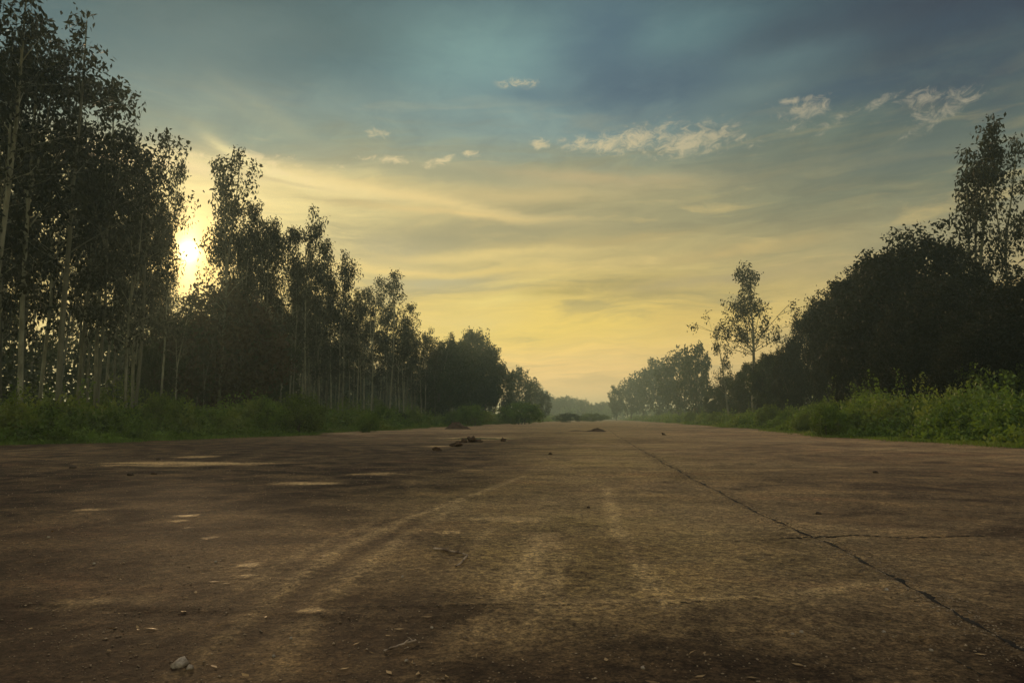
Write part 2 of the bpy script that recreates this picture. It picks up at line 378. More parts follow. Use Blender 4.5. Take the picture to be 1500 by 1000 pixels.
t.l.new(hgt, b.inputs['Height']); t.l.new(b.outputs[0], d.inputs['Normal'])
o = t.node('ShaderNodeOutputMaterial'); t.l.new(d.outputs[0], o.inputs[0]); M_run = m

m = bpy.data.materials.new('puddle_water'); m.use_nodes = True; t = NT(m.node_tree); t.n.clear()
d = t.node('ShaderNodeBsdfPrincipled'); d.inputs['Base Color'].default_value = (0.10, 0.08, 0.05, 1); d.inputs['Roughness'].default_value = 0.12
d.inputs['IOR'].default_value = 1.33
b = t.node('ShaderNodeBump'); b.inputs['Strength'].default_value = 0.12; b.inputs['Distance'].default_value = 0.01
t.l.new(t.noise(t.node('ShaderNodeNewGeometry').outputs['Position'], 9, 2), b.inputs['Height']); t.l.new(b.outputs[0], d.inputs['Normal'])
o = t.node('ShaderNodeOutputMaterial'); t.l.new(d.outputs[0], o.inputs[0]); M_water = m

# ------------------------------------------------------------------ the ground and the runway
def left_edge(y):    # x of the vegetation's edge, left of the runway
    return -20.5 + 1.5 * mnoise.noise(Vector((y * .16, 3.3, 0))) + .8 * mnoise.noise(Vector((y * .5, 9.3, 0))) - 3.5 * max(0, (42 - y) / 20) + 0.9 * math.sin(y * 0.21) + 0.5 * math.sin(y * 0.6 + 1) + max(0, (y - 110) * 0.025)
def right_edge(y):
    e = 15.2 + 1.3 * mnoise.noise(Vector((y * .16, 13.3, 0))) + .8 * mnoise.noise(Vector((y * .5, 19.3, 0))) + 0.7 * math.sin(y * 0.17 + 2) + 0.4 * math.sin(y * 0.5)
    e -= 2.8 * math.exp(-((y - 43) / 5.5) ** 2)                 # the thicket that bulges onto the runway
    e -= max(0, (y - 150) * 0.02)
    return e

g = np.array([(-900, -300, -0.004), (900, -300, -0.004), (900, 1500, -0.004), (-900, 1500, -0.004)])
tag(link('ground', mesh_np('ground', g, np.array([[0, 1, 2, 3]]), M_earth)), kind='structure')

xs = np.concatenate([-np.geomspace(7, 27, 70)[::-1], np.linspace(-6.94, 6.94, 290), np.geomspace(7, 20, 60)])
ys = np.concatenate([np.linspace(-25, 1.6, 40)[:-1], np.geomspace(1.6, 430, 640)])
XX, YY = np.meshgrid(xs, ys)
P = np.stack([XX.ravel(), YY.ravel()], 1)
# outline of the slab wanders in under the weeds
def poly_dist(P, pts):
    best = np.full(len(P), 1e9)
    for (ax, ay), (bx, by) in zip(pts[:-1], pts[1:]):
        ab = np.array([bx - ax, by - ay]); L2 = (ab ** 2).sum()
        tt = np.clip(((P - (ax, ay)) @ ab) / L2, 0, 1)
        dd = np.hypot(P[:, 0] - ax - tt * ab[0], P[:, 1] - ay - tt * ab[1])
        best = np.minimum(best, dd)
    return best
dark = np.zeros(len(P)); track = np.zeros(len(P)); rut = np.zeros(len(P))
def add_track(pxs, width, k, depth=0.0):
    global track, rut
    pts = [ground(*q) for q in pxs]
    d = poly_dist(P, pts) + 0.05 * fbm(P, 3.0, 3, 4.0) + 0.04 * fbm(P, 14.0, 2, 7.0)
    g1 = np.exp(-(d / width) ** 2)
    track = np.maximum(track, k * g1)
    rut += depth * g1 * (0.7 + 0.6 * fbm(P, 5.0, 3, 44.0))
    if k < 0: dark[:] = np.maximum(dark, -k * g1)
add_track([(255, 995), (330, 940), (420, 870), (500, 815), (600, 762), (690, 730), (770, 700)], 0.065, .68, 0.007)
add_track([(400, 1000), (470, 900), (540, 835), (600, 785), (670, 745)], 0.07, 0.55, 0.005)
add_track([(330, 985), (400, 915), (470, 860), (560, 800), (620, 770)], 0.09, -0.45, -0.008)
add_track([(520, 1000), (580, 915), (640, 850), (690, 800)], 0.10, -0.45, -0.005)
add_track([(520, 1000), (600, 900), (660, 840), (720, 780)], 0.05, 0.5)
add_track([(640, 1000), (700, 930), (750, 880), (780, 830), (800, 790)], 0.13, 0.6, 0.004)
add_track([(200, 960), (330, 885), (450, 815), (560, 765)], 0.04, .4, 0.0)
add_track([(330, 1000), (430, 905), (505, 845), (580, 795)], 0.04, .45, 0.0)
add_track([(720, 1000), (770, 930), (810, 860), (830, 810)], 0.05, .4, 0.0)
add_track([(980, 900), (930, 830), (900, 770), (890, 720)], 0.07, 0.45, 0.0)
add_track([(540, 898), (760, 897), (1000, 890), (1180, 880), (1290, 862)], 0.05, 0.36, 0.004)
add_track([(90, 893), (150, 888), (210, 885)], 0.12, 0.8)
pale = np.zeros(len(P))
def add_pale(px, py, hw, hh, k=1.0):
    cx, cy = ground(px, py); x1, _ = ground(px + hw, py); y0 = ground(px, py - hh)[1]; y1 = ground(px, py + hh)[1]
    q = ((P[:, 0] - cx) / (x1 - cx)) ** 2 + ((P[:, 1] - cy) / ((y0 - y1) / 2)) ** 2
    global pale
    pale = np.maximum(pale, k * np.exp(-q * 0.9))
for a in [(270, 681, 150, 3.0, 1.1), (215, 684, 120, 2.2, .8), (290, 671, 40, 2.2, .9), (365, 837, 17, 3.5, 1.2), (362, 853, 16, 3, .9), (272, 761, 22, 3, 1), (262, 769, 16, 2, .8), (305, 796, 14, 3.5, .8),
          (275, 780, 12, 2.5, .7), (455, 904, 22, 4.5, 1.2), (745, 765, 80, 4.5, 1.05), (660, 786, 30, 4, .7), (800, 808, 28, 5, .6), (460, 711, 60, 2.5, .9), (560, 697, 50, 2.5, .7),
          (130, 752, 26, 3, .7), (160, 886, 60, 7, .45), (925, 760, 30, 3, .6), (1130, 632, 70, 1.2, .8), (1030, 625, 60, 1, .6), (700, 643, 55, 2.6, 1.2), (640, 655, 30, 1.5, .8), (120, 757, 20, 2, .5),
          (700, 940, 30, 14, .35), (330, 895, 20, 3, .3), (950, 690, 80, 5, .4), (640, 690, 120, 3, .4)]:
    add_pale(*a)
moss = np.clip(0.75 * np.exp(-((P[:, 0] + 0.4 + 0.02 * P[:, 1]) / (1.7 + 0.08 * P[:, 1])) ** 2) * (0.6 + 0.7 * fbm(P, 0.5, 4, 2.0)) * np.clip((P[:, 1] - 2.2) / 3, 0, 1), 0, 1)
corner_shade = np.clip(1.15 * np.clip((-P[:, 0] - 0.6) / 3.5 + 0.35 * fbm(P, 0.35, 4, 9.0), 0, 1) * np.clip((60 - P[:, 1]) / 40, 0, 1)  # vignette-like darkening painted into the soil: left, near and right
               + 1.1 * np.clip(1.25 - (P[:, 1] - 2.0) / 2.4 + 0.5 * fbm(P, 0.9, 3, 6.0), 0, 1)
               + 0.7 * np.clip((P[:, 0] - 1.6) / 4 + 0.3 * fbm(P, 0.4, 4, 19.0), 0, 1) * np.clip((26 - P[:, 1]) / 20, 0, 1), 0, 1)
le = np.array([left_edge(v) for v in P[:, 1]]); re_ = np.array([right_edge(v) for v in P[:, 1]])
verge = np.clip(np.maximum(1 - (P[:, 0] - le) / 2.6, 1 - (re_ - P[:, 0]) / 1.6) + .9 * fbm(P, .7, 4, 31.0), 0, 1)
near = np.clip((P[:, 0] + 27) / 4, 0, 1) * np.clip((20 - P[:, 0]) / 3, 0, 1)
Z = 0.022 * fbm(P, 0.33, 4, 1.0) + 0.010 * fbm(P, 2.1, 3, 3.0) + 0.005 * fbm(P, 8.0, 2, 8.0) * np.clip(20 / (P[:, 1] + 5), 0, 1) + rut
Z = 0.04 + Z * near - 0.05 * (1 - near)
Z -= 0.012 * np.clip((3.98 - P[:, 1] - 0.02 * P[:, 0]) / 0.05, 0, 1) * near
_jg = sorted([ground(*q)[::-1] for q in [(1600, 1020), (1540, 983), (1480, 950), (1330, 868), (1215, 805), (1155, 777), (1075, 737), (1010, 702), (950, 667), (905, 640), (884, 624.5)]])
def joint_x(y): return float(np.interp(y, [a for a, _ in _jg], [b_ for _, b_ in _jg])) + 0.014 * math.sin(y * 1.3) + 0.010 * math.sin(y * 4.1)
jpts = [(joint_x(y), y) for y in np.geomspace(1.9, 88, 160)]
Zj = poly_dist(P, jpts)
Z += 0.010 * np.exp(-((Zj - 0.06) / 0.05) ** 2) - 0.006 * np.exp(-(Zj / 0.03) ** 2)
ny, nx = XX.shape
idx = np.arange(nx * ny).reshape(ny, nx)
faces = np.stack([idx[:-1, :-1].ravel(), idx[:-1, 1:].ravel(), idx[1:, 1:].ravel(), idx[1:, :-1].ravel()], 1)
runway = link('runway', mesh_np('runway', np.column_stack([P, Z]), faces, M_run, dict(track=np.clip(track, 0, 1), pale=pale, moss=moss, corner_shade=corner_shade, verge=verge, rut=dark), smooth=True))
tag(runway, kind='structure')
Zg = Z.reshape(ny, nx)
def surf(x, y):
    i = min(max(np.searchsorted(xs, x) - 1, 0), nx - 2); j = min(max(np.searchsorted(ys, y) - 1, 0), ny - 2)
    fx = (x - xs[i]) / (xs[i + 1] - xs[i]); fy = (y - ys[j]) / (ys[j + 1] - ys[j])
    return float((Zg[j, i] * (1 - fx) + Zg[j, i + 1] * fx) * (1 - fy) + (Zg[j + 1, i] * (1 - fx) + Zg[j + 1, i + 1] * fx) * fy)

def ribbon(name, pts, width, lift=0.004, gap=0.0, seed=1):
    """ragged strip of dirt lying in a joint or crack, following the surface"""
    rs = random.Random(seed); V = []; F = []; prev = None
    for i, (x, y) in enumerate(pts):
        x2, y2 = pts[min(i + 1, len(pts) - 1)]; x1, y1 = pts[max(i - 1, 0)]
        dx, dy = x2 - x1, y2 - y1; L = math.hypot(dx, dy); nx_, ny_ = -dy / L, dx / L
        wd = width * (0.35 + 0.9 * rs.random()) * (0.6 + 0.5 * math.sin(i * 0.37 + seed))
        wd = max(wd, width * 0.18)
        k = len(V)
        for s in (-1, 1):
            q = (x + nx_ * wd * s * rs.uniform(.6, 1.1), y + ny_ * wd * s * rs.uniform(.6, 1.1))
            V.append((*q, surf(*q) + lift))
        if prev is not None and rs.random() > gap: F.append((prev, prev + 1, k + 1, k))
        prev = k
    return link(name, mesh_np(name, np.array(V), np.array(F), M_joint), runway)
ys_j = np.geomspace(1.9, 88, 620)
ribbon('joint', [(joint_x(y) + 0.006 * math.sin(y * 17), y) for y in ys_j], 0.026, gap=0.03, seed=3)
def px_curve(p, n=90, jit=0.006):
    g0 = [ground(*q) for q in p]; out = []
    for (ax, ay), (bx, by) in zip(g0[:-1], g0[1:]):
        for k in range(n):
            u = k / n; out.append((ax + (bx - ax) * u, ay + (by - ay) * u + jit * math.sin((ax + (bx - ax) * u) * 9) + random.gauss(0, jit * .4)))
    return out
ribbon('crack', px_curve([(1150, 796), (1205, 794), (1250, 791), (1330, 795), (1440, 792)]), 0.040, gap=0.02, seed=8)
ribbon('crack', px_curve([(1150, 796), (1080, 801), (1040, 799)]), 0.012, gap=0.15, seed=18)
ribbon('crack', px_curve([(1010, 699), (1150, 697), (1300, 699), (1420, 701)], jit=0.02), 0.022, gap=0.25, seed=9)
ribbon('crack', px_curve([(500, 901), (640, 900), (760, 899), (900, 897), (1000, 893), (1110, 889)]), 0.007, gap=0.2, seed=31)
ribbon('crack', px_curve([(1400, 976), (1440, 1000)], 40), 0.009, gap=0.1, seed=12)

# puddle
def puddle(px, py, wx, wy, seed):
    cx, cy = ground(px, py); rs = random.Random(seed); V = []
    for k in range(40):
        a = 2 * math.pi * k / 40; r = 1 + 0.25 * math.sin(3 * a + seed) + 0.12 * math.sin(7 * a) + rs.uniform(-.05, .05)
        V.append((cx + wx * r * math.cos(a), cy + wy * r * math.sin(a)))
    z = max(surf(*q) for q in V[::2] + [(cx, cy)]) * 0.6 + surf(cx, cy) * 0.4 + 0.006
    me = mesh_np('puddle', np.array([(x, y, z) for x, y in V]), np.arange(40)[None, :], M_water)
    return tag(link('puddle', me), kind='structure')
puddle(702, 643.5, 1.6, 1.5, 2)

# ------------------------------------------------------------------ foliage builders
def leaves(C, size, droop=0.6, aspect=0.36, up=0.0):
    """diamond leaves round centres C (n,3); returns verts, faces, rnd"""
    n = len(C)
    d = rng.normal(size=(n, 3)); d[:, 2] -= droop * 1.6; d[:, 2] += up
    d /= np.linalg.norm(d, axis=1)[:, None]
    s = rng.normal(size=(n, 3)); s -= (s * d).sum(1)[:, None] * d; s /= np.linalg.norm(s, axis=1)[:, None]
    L = size * rng.uniform(0.6, 1.35, n)[:, None]; W = L * aspect
    nrm = np.cross(d, s) * L * 0.08
    V = np.stack([C, C + d * L * 0.45 + s * W / 2 + nrm, C + d * L, C + d * L * 0.45 - s * W / 2 + nrm], 1).reshape(-1, 3)
    F = np.arange(n * 4).reshape(n, 4)
    return V, F, np.repeat(rng.random(n), 4)

def tube(path, radii, sides=6):
    V = []; F = []
    path = [Vector(p) for p in path]
    for i, p in enumerate(path):
        t_ = (path[min(i + 1, len(path) - 1)] - path[max(i - 1, 0)]).normalized()
        a = t_.orthogonal().normalized() if abs(t_.z) < .9 else Vector((1, 0, 0)) - t_ * t_.x
        a.normalize(); b_ = t_.cross(a)
        for k in range(sides):
            an = 2 * math.pi * k / sides
            V.append(p + (a * math.cos(an) + b_ * math.sin(an)) * radii[i])
    for i in range(len(path) - 1):
        for k in range(sides):
            q = i * sides
            F.append((q + k, q + (k + 1) % sides, q + sides + (k + 1) % sides, q + sides + k))
    return V, F
class Wood:
    def __init__(s): s.V = []; s.F = []
    def add(s, path, radii, sides=6):
        v, f = tube(path, radii, sides); o = len(s.V); s.V += v; s.F += [tuple(i + o for i in q) for q in f]
    def mesh(s, name, mat): return mesh_np(name, np.array([tuple(v) for v in s.V]), np.array(s.F), mat, smooth=True)

def euc_variant(seed, H=18.0, leafsize=0.21, nleaf=26, base=0.40, rad=2.3, nb=58, tr=0.098, heads=2, cone=False, fork=.62, mat=None):
    """slim plantation tree: straight pale trunk dividing high up, steep thin limbs, separate tufts of hanging leaves"""
    rs = random.Random(seed); wd = Wood(); C = []
    ph = rs.uniform(0, 6); bend = (rs.uniform(-.5, .5), rs.uniform(-.5, .5))
    def stem(u): return Vector((bend[0] * u * u + 0.12 * math.sin(u * 7 + ph), bend[1] * u * u + 0.12 * math.cos(u * 6 + ph), H * u))
    axes = []
    for k in range(heads):
        az = ph + k * 6.283 / heads + rs.uniform(-.6, .6); sp_ = rad * (rs.uniform(.30, .55) if heads > 1 else 0.05); f0 = fork + rs.uniform(-.08, .1)
        axes.append((f0, math.cos(az) * sp_, math.sin(az) * sp_, 1.0 if k == 0 else rs.uniform(.84, .96)))
    def at(k, u):
        f0, dx, dy, top = axes[k]
        if u <= f0: return stem(u)
        q = (u - f0) / (1 - f0); p = stem(f0 + (top - f0) * q)
        return p + Vector((dx, dy, 0)) * (q ** .8)
    n = 12
    r_at = lambda u: tr * (1 - u) ** 0.8 + 0.018
    wd.add([at(0, k / n) for k in range(n + 1)], [r_at(k / n) + (0.025 if k == 0 else 0) for k in range(n + 1)], 8)
    for k in range(1, heads):
        f0 = axes[k][0]; us = [f0 + (1 - f0) * i / 6 for i in range(7)]
        wd.add([at(k, u) for u in us], [r_at(u) * .8 for u in us], 6)
    voids = [(rs.uniform(base, .93), rs.uniform(.015, .04)) for _ in range(5)]
    tips = []
    for k in range(nb):
        q0 = ((k + rs.random()) / nb) ** (1.7 if cone else 0.85)
        u = base + (1 - base) * q0
        if any(abs(u - a) < b_ for a, b_ in voids) and rs.random() < .75: continue
        p = at(rs.randrange(heads), min(u, .985)); az = rs.uniform(0, 6.283)
        prof = (1.05 - q0) ** 1.1 if cone else math.sin(math.pi * min(1, q0 * 0.8 + 0.18)) ** 0.6
        L = rad * (0.35 + 0.75 * rs.random()) * max(prof, .22)
        el = R(rs.uniform(20, 62))
        d_ = Vector((math.cos(az) * math.cos(el), math.sin(az) * math.cos(el), math.sin(el)))
        q = [p + d_ * L * s_ + Vector((0, 0, -0.10 * L * s_ * s_)) for s_ in (0, .35, .7, 1.0)]
        r0 = (0.035 * (1 - u) + 0.016) * (1.4 if cone else 1)
        wd.add(q, [r0, r0 * .8, r0 * .55, r0 * .3], 4)
        tips.append((q[3], .36)); 
        if rs.random() < .7: tips.append((q[2], .28))
        for _ in range(3):
            a = q[rs.choice((1, 2, 2))]; dd = (d_ + Vector((rs.gauss(0, .7), rs.gauss(0, .7), rs.gauss(.1, .4)))).normalized()
            e = a + dd * L * rs.uniform(.25, .55)
            wd.add([a, e], [r0 * .45, r0 * .2], 3); tips.append((e, .28))
    for h_ in range(heads):
        for k in range(6): tips.append((at(h_, 1 - k * .028) + Vector((rs.gauss(0, .28), rs.gauss(0, .28), rs.gauss(0, .1))), .26))
    for p, s_ in tips:
        k_ = rs.uniform(.25, 1.7); s_ = s_ * (leafsize / .21) ** .7; m_ = max(3, int(nleaf * k_))
        c_ = np.clip(rng.normal(size=(m_, 3)), -1.6, 1.6) * (s_ * (.55 + .35 * k_)) * np.array([.75, .75, 1.0]) + np.array(p) - np.array([0, 0, s_ * .5])
        C.append(c_)
    C = np.concatenate(C)
    V, F, r_ = leaves(C, leafsize, droop=.8, aspect=.42)
    return wd.mesh('trunk', M_bark), mesh_np('crown', V, F, mat or M_euc, dict(rnd=r_)), H

def broad_variant(seed, H=11.0, rx=4.2, zc=0.58, rz=0.42, nl=60, leafsize=0.30, nleaf=330, mat=None, lobe=1.15, ntrunk=1, trunkmat=None, holes=0.0):
    """spreading dense tree: forked dark trunk, crown of many uneven leaf masses"""
    rs = random.Random(seed); wd = Wood(); C = []
    lobes = []
    for k in range(nl):
        z = 1 - 2 * (k + .5) / nl; a = k * 2.39996 + rs.uniform(-.3, .3); r_ = math.sqrt(1 - z * z)
        f = rs.uniform(.55, 1.05)
        p = Vector((rx * r_ * math.cos(a) * f, rx * r_ * math.sin(a) * f, H * zc + H * rz * z * rs.uniform(.7, 1.0)))
        if p.z > 0.15 * H: lobes.append(p)
    for j in range(ntrunk):
        b0 = Vector((rs.uniform(-.4, .4) * (ntrunk > 1), rs.uniform(-.4, .4) * (ntrunk > 1), 0)); fk = Vector((rs.uniform(-.4, .4), rs.uniform(-.4, .4), H * .28))
        wd.add([b0, (b0 + fk) / 2 + Vector((.1, 0, 0)), fk], [H * .024, H * .02, H * .017], 7)
        for p in lobes[j::ntrunk * 3]:
            mpt = fk.lerp(p, .5) + Vector((rs.uniform(-.3, .3), rs.uniform(-.3, .3), .05 * H))
            wd.add([fk, mpt, p], [H * .011, H * .007, H * .002], 5)
    for p in lobes:
        n_ = int(nleaf * rs.uniform(.5, 1.3)); rr = lobe * rs.uniform(.6, 1.25)
        d_ = rng.normal(size=(n_, 3)); d_ /= np.linalg.norm(d_, axis=1)[:, None]
        rad = rng.uniform(.35, 1.0, n_) ** .5 * (1 + rng.normal(size=n_) * .13)
        C.append(np.array(p) + d_ * rad[:, None] * np.array([rr, rr, rr * .8]))
        # twiggy shoots sticking out
        for _ in range(4):
            dv = rng.normal(size=3); dv[2] = abs(dv[2]) + .2; dv /= np.linalg.norm(dv)
            q = np.array(p) + dv * rr * rng.uniform(.9, 1.45)
            C.append(q + rng.normal(size=(int(n_ * .04) + 4, 3)) * .16 * lobe)
    tone = np.concatenate([np.full(len(c), rng.uniform(-.3, .3)) for c in C])
    C = np.concatenate(C); C[:, 2] = np.maximum(C[:, 2], 0.12)
    V, F, r_ = leaves(C, leafsize, droop=.25, aspect=.55)
    r_ = np.clip(r_ * .7 + .15 + np.repeat(tone, 4), 0, 1)
    return wd.mesh('trunk', trunkmat or M_darkbark), mesh_np('crown', V, F, mat or M_broad, dict(rnd=r_)), H

def plant_tree(name, var, x, y, h, label, cat, group=None, rz=None, wscale=1.0, parts=('trunk', 'crown')):
    s = h / var[2]; ws = s * wscale
    e = empty(name, (x, y, 0.0), random.uniform(0, 6.28) if rz is None else rz, (ws, ws, s))
    tag(e, label, cat, group)
    link(parts[0], var[0], e); link(parts[1], var[1], e)
    return e

EUC = [euc_variant(100 + k, 18, rad=2.2 + .3 * (k % 3), base=.30 + .04 * (k % 4), leafsize=.28, nleaf=13 + 3 * (k % 3), nb=46, heads=(2, 3, 2, 1)[k % 4], fork=.55 + .06 * (k % 4)) for k in range(8)]
EUCF = [euc_variant(200 + k, 18, leafsize=0.40, nleaf=9, rad=2.3, base=.38, nb=38, heads=1 + k % 3) for k in range(5)]           # seen from afar: fewer, larger leaves
EUCS = [euc_variant(300, 18, rad=1.9, base=.24, nleaf=17, nb=56, tr=.13, heads=3, fork=.42, leafsize=.30), euc_variant(303, 18, rad=7.4, base=.45, nleaf=22, nb=60, tr=.20, heads=1, cone=True, leafsize=.34),
        euc_variant(307, 14, rad=3.0, base=.3, nleaf=13, nb=26, tr=.15, heads=1, cone=True, leafsize=.32)]
BROAD = [broad_variant(400 + k, 11, rx=4.3 - .5 * (k % 2), nl=58) for k in range(3)]
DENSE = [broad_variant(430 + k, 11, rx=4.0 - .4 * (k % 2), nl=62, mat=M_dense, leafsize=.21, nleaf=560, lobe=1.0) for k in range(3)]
BROADF = [broad_variant(420 + k, 11, rx=4.2, nl=40, leafsize=.55, nleaf=75) for k in range(3)]

# envelope of the tree tops, photo column -> photo row
ENV_L = [(-400, -60), (-60, -60), (0, 0), (20, 35), (50, 85), (75, 50), (95, 42), (125, 85), (150, 125), (180, 165), (200, 192), (235, 225), (258, 285), (268, 425), (292, 425), (300, 222),
         (340, 225), (358, 300), (385, 318), (425, 328), (434, 306), (452, 302), (470, 345), (500, 372), (525, 415), (545, 412), (570, 402), (592, 445), (620, 480), (650, 488), (690, 490),
         (712, 515), (735, 538), (765, 543), (790, 562), (805, 578), (850, 588), (900, 590)]
def env(tab, px, hw=0):
    e = -999
    for q in np.linspace(px - hw, px + hw, 7): e = max(e, float(np.interp(q, [a for a, _ in tab], [b_ for _, b_ in tab])))
    return e

G_EDGE = 'slender plantation trees along the left edge of the runway'
G_IN = 'slender plantation trees in the left grove'
# trees whose tops draw the skyline: (column, top row, x of the line, variant, width, label)
sky_l = [
    (-18, -30, -25.5, 0, 1.1, 'tallest slender tree at the far left, its top leaving the frame'),
    (28, 30, -26.5, 1, 1.0, 'slender tree second from the left frame edge with a dark ragged top'),
    (88, 42, -26.0, 2, 1.15, 'slender tree with a broad round-topped crown near the upper left corner'),
    (138, 118, -27.0, 3, 1.0, 'slender tree with drooping side tufts stepping down from the round-topped one'),
    (198, 192, -26.0, 4, 1.0, 'slender tree with a bushy pointed top left of the sun'),
    (236, 236, -27.5, 5, .62, 'narrow slender tree whose crown borders the left of the low sun'),
    (322, 216, -26.0, 4, .92, 'free-standing two-headed slender tree just right of the low sun'),
    (352, 300, -28.0, 7, .7, 'shorter slender tree tucked against the right of the two-headed one'),
    (390, 316, -26.0, 0, .9, 'flat-topped slender tree lit amber right of the two-headed one'),
    (374, 312, -27.2, 2, .8, 'slender tree filling the dip between the two-headed one and the amber-lit one'),
    (410, 326, -27.6, 6, .75, 'slender tree just right of the flat-topped amber-lit one'),
    (424, 334, -27.0, 3, .8, 'slender tree with dark crown below the narrow spire-topped one'),
    (446, 302, -26.0, 1, .72, 'slender tree with a small tuft on a narrow spire'),
    (468, 352, -26.5, 5, .9, 'slender tree with a rounded crown right of the spire-topped one'),
    (500, 370, -25.8, 2, .85, 'slender tree with a pointed leaning crown midway along the left row'),
    (543, 410, -26.2, 4, .85, 'slender tree with a thin see-through crown midway along the left row'),
    (572, 402, -25.5, 6, 1.05, 'slender tree with a heavy dark head, last tall one before the row drops'),
    (596, 448, -25.5, 7, .9, 'slender tree with side tufts where the row drops behind the heavy-headed one'),
    (622, 478, -25.0, 1, 1.0, 'small-looking slender tree with knobbly top beyond the drop in the row'),
    (648, 488, -25.0, 0, 1.0, 'last single slender tree before the distant rounded crowns'),
]
taken = []
for px, py, X, v, ws, lab in sky_l:
    Y = on_line(px, X); h = height_at(X, Y, py)
    plant_tree('eucalyptus_tree', EUC[v], X, Y, h, lab, 'tree', G_EDGE, wscale=ws * 18 / h * .98 if False else ws)
    taken.append((X, Y))
cnt = 0
for r_i, X0 in enumerate((-25.6, -28.4, -31.2, -34.2, -37.6, -41.5, -46, -51, -57)):
    y = 15 + 1.1 * r_i
    while y < 235 - 10 * r_i:
        x = X0 + random.gauss(0, .35); yy = y + random.gauss(0, .4)
        y += (2.7 if r_i < 5 else 3.6) + (y > 80) * 1.6 + (y > 150) * 2.5
        px = px_of(x, yy)
        if px < -130 or px > 650: continue
        if r_i >= 2 and px < 430 and random.random() < .5: continue
        if min((x - a) ** 2 + (yy - b_) ** 2 for a, b_ in taken) < 2.2: continue
        d_ = dist_of(x, yy); hwpx = 1.3 / d_ * FPX
        top = env(ENV_L, px, hwpx) + (random.uniform(8, 70) if r_i < 2 else random.uniform(50, 110 + 16 * r_i))
        h = min(height_at(x, yy, top), random.uniform(17.0, 20.5))
        if h < 6.5: continue
        far = yy > 95
        v = random.choice(EUCF if far else EUC)
        lab = ('slender pale-trunked tree in the outer rows of the left grove, half hidden by its neighbours' if r_i < 2 else
               'thin pale trunk deep inside the left grove, crown lost among the others')
        if far: lab = 'distant slender tree in the hazy far part of the left grove'
        plant_tree('eucalyptus_tree', v, x, yy, h, lab, 'tree', G_IN, wscale=random.uniform(.75, .98))
        taken.append((x, yy)); cnt += 1
open('/tmp/cnt','w').write(str(cnt))

for px, dy in ((584, 40), (590, 20), (603, 30), (609, 12), (616, 26), (630, 14), (637, 24), (643, 8), (655, 16), (663, 10), (671, 22), (680, 8), (690, 26), (700, 14), (709, 12), (720, 20)):
    X = random.uniform(-27.5, -23.5); Y = on_line(px, X)
    plant_tree('eucalyptus_tree', random.choice(EUCF), X, Y, height_at(X, Y, env(ENV_L, px, 3) + dy), 'distant slender tree in the hazy far part of the left grove', 'tree', G_IN, wscale=random.uniform(.9, 1.15))
# rounded trees: left far side
far_l = [
    (660, 500, -24, 1.0, 'rounded dark tree at the end of the slender row'), (692, 489, -24, 1.05, 'tallest rounded tree of the hazy clump right of the slender row'),
    (712, 512, -21.5, .9, 'rounded tree with bare twigs on its right flank'), (737, 537, -21, .9, 'lower rounded tree following the hazy clump'),
    (762, 541, -20.5, .95, 'rounded tree above the big roadside bush'), (782, 560, -19.5, .9, 'small rounded tree just right of the big roadside bush'),
    (798, 575, -18, .9, 'small hazy tree at the right tail of the left tree line')]
G_FL = 'rounded hazy trees at the far end of the left side'
for k, (px, py, X, ws, lab) in enumerate(far_l):
    Y = min(on_line(px, X), 330); X = Y * ray(px, 612).x / ray(px, 612).y
    plant_tree('rounded_tree', BROADF[k % 3] if Y > 150 else BROAD[k % 3], X, Y, height_at(X, Y, py), lab, 'tree', G_FL, wscale=ws * .7)
# understorey inside the grove
RUS = broad_variant(450, 8, rx=2.9, nl=46, mat=M_russet, leafsize=.24, nleaf=300, zc=.52, rz=.46)
und = [(318, 425, -27.5, RUS, 1.05, 'reddish-brown leafy tree in front of the grove below the two-headed tree'),
       (365, 455, -26.5, BROAD[1], .75, 'dark green leafy tree right of the reddish-brown one'),
       (272, 468, -29.0, BROAD[0], .6, 'dark low tree under the sun gap in the grove'),
       (225, 505, -30.0, BROAD[2], .6, 'dark low tree among trunks left of the sun gap'),
       (405, 480, -29.0, BROADF[1], .6, 'dark low tree behind the trunks right of the reddish-brown one'),
       (640, 545, -24.0, BROAD[0], .9, 'dark green low tree filling the foot of the clump beyond the slender row')]
for px, py, X, v, ws, lab in und:
    Y = on_line(px, X)
    plant_tree('leafy_tree', v, X, Y, height_at(X, Y, py), lab, 'tree', 'leafy understorey trees by the grove', wscale=ws)

# backdrop of the grove: a thicket too dense to count, well behind the last row
def thicket(name, spots, leafsize, nleaf, mat, label=None):
    Vs, Fs, Rs = [], [], []; o = 0
    for (x, y, r, h) in spots:
        n_ = int(nleaf * random.uniform(.7, 1.3))
        dz = rng.uniform(0, 1, n_) ** .8; ang = rng.uniform(0, 6.283, n_); rr = r * np.sqrt(np.clip(1 - dz ** 2.4, 0, 1)) * rng.uniform(.5, 1.08, n_)
        lump = 1 + .25 * np.sin(ang * 3 + x) + .18 * np.sin(ang * 5 + y)
        C = np.stack([x + rr * lump * np.cos(ang), y + rr * lump * np.sin(ang), np.maximum(.03, dz * h * (1 + .12 * np.sin(ang * 4 + x)))], 1)
        V, F, q = leaves(C, leafsize, droop=.05, aspect=.5, up=.5)
        Vs.append(V); Fs.append(F + o); Rs.append(q); o += len(V)
    ob = link(name, mesh_np(name, np.concatenate(Vs), np.concatenate(Fs), mat, dict(rnd=np.concatenate(Rs))))
    tag(ob, label, 'undergrowth', kind='stuff')
    return ob
sp = []
for k in range(430):
    y = random.uniform(14, 330); x = -random.uniform(44, 60)
    top = env(ENV_L, px_of(x, y), 8) + random.uniform(60, 150)
    h = min(height_at(x, y, max(top, random.uniform(450, 550))), 11)
    if h > 2: sp.append((x, y, random.uniform(2, 3.4), h))
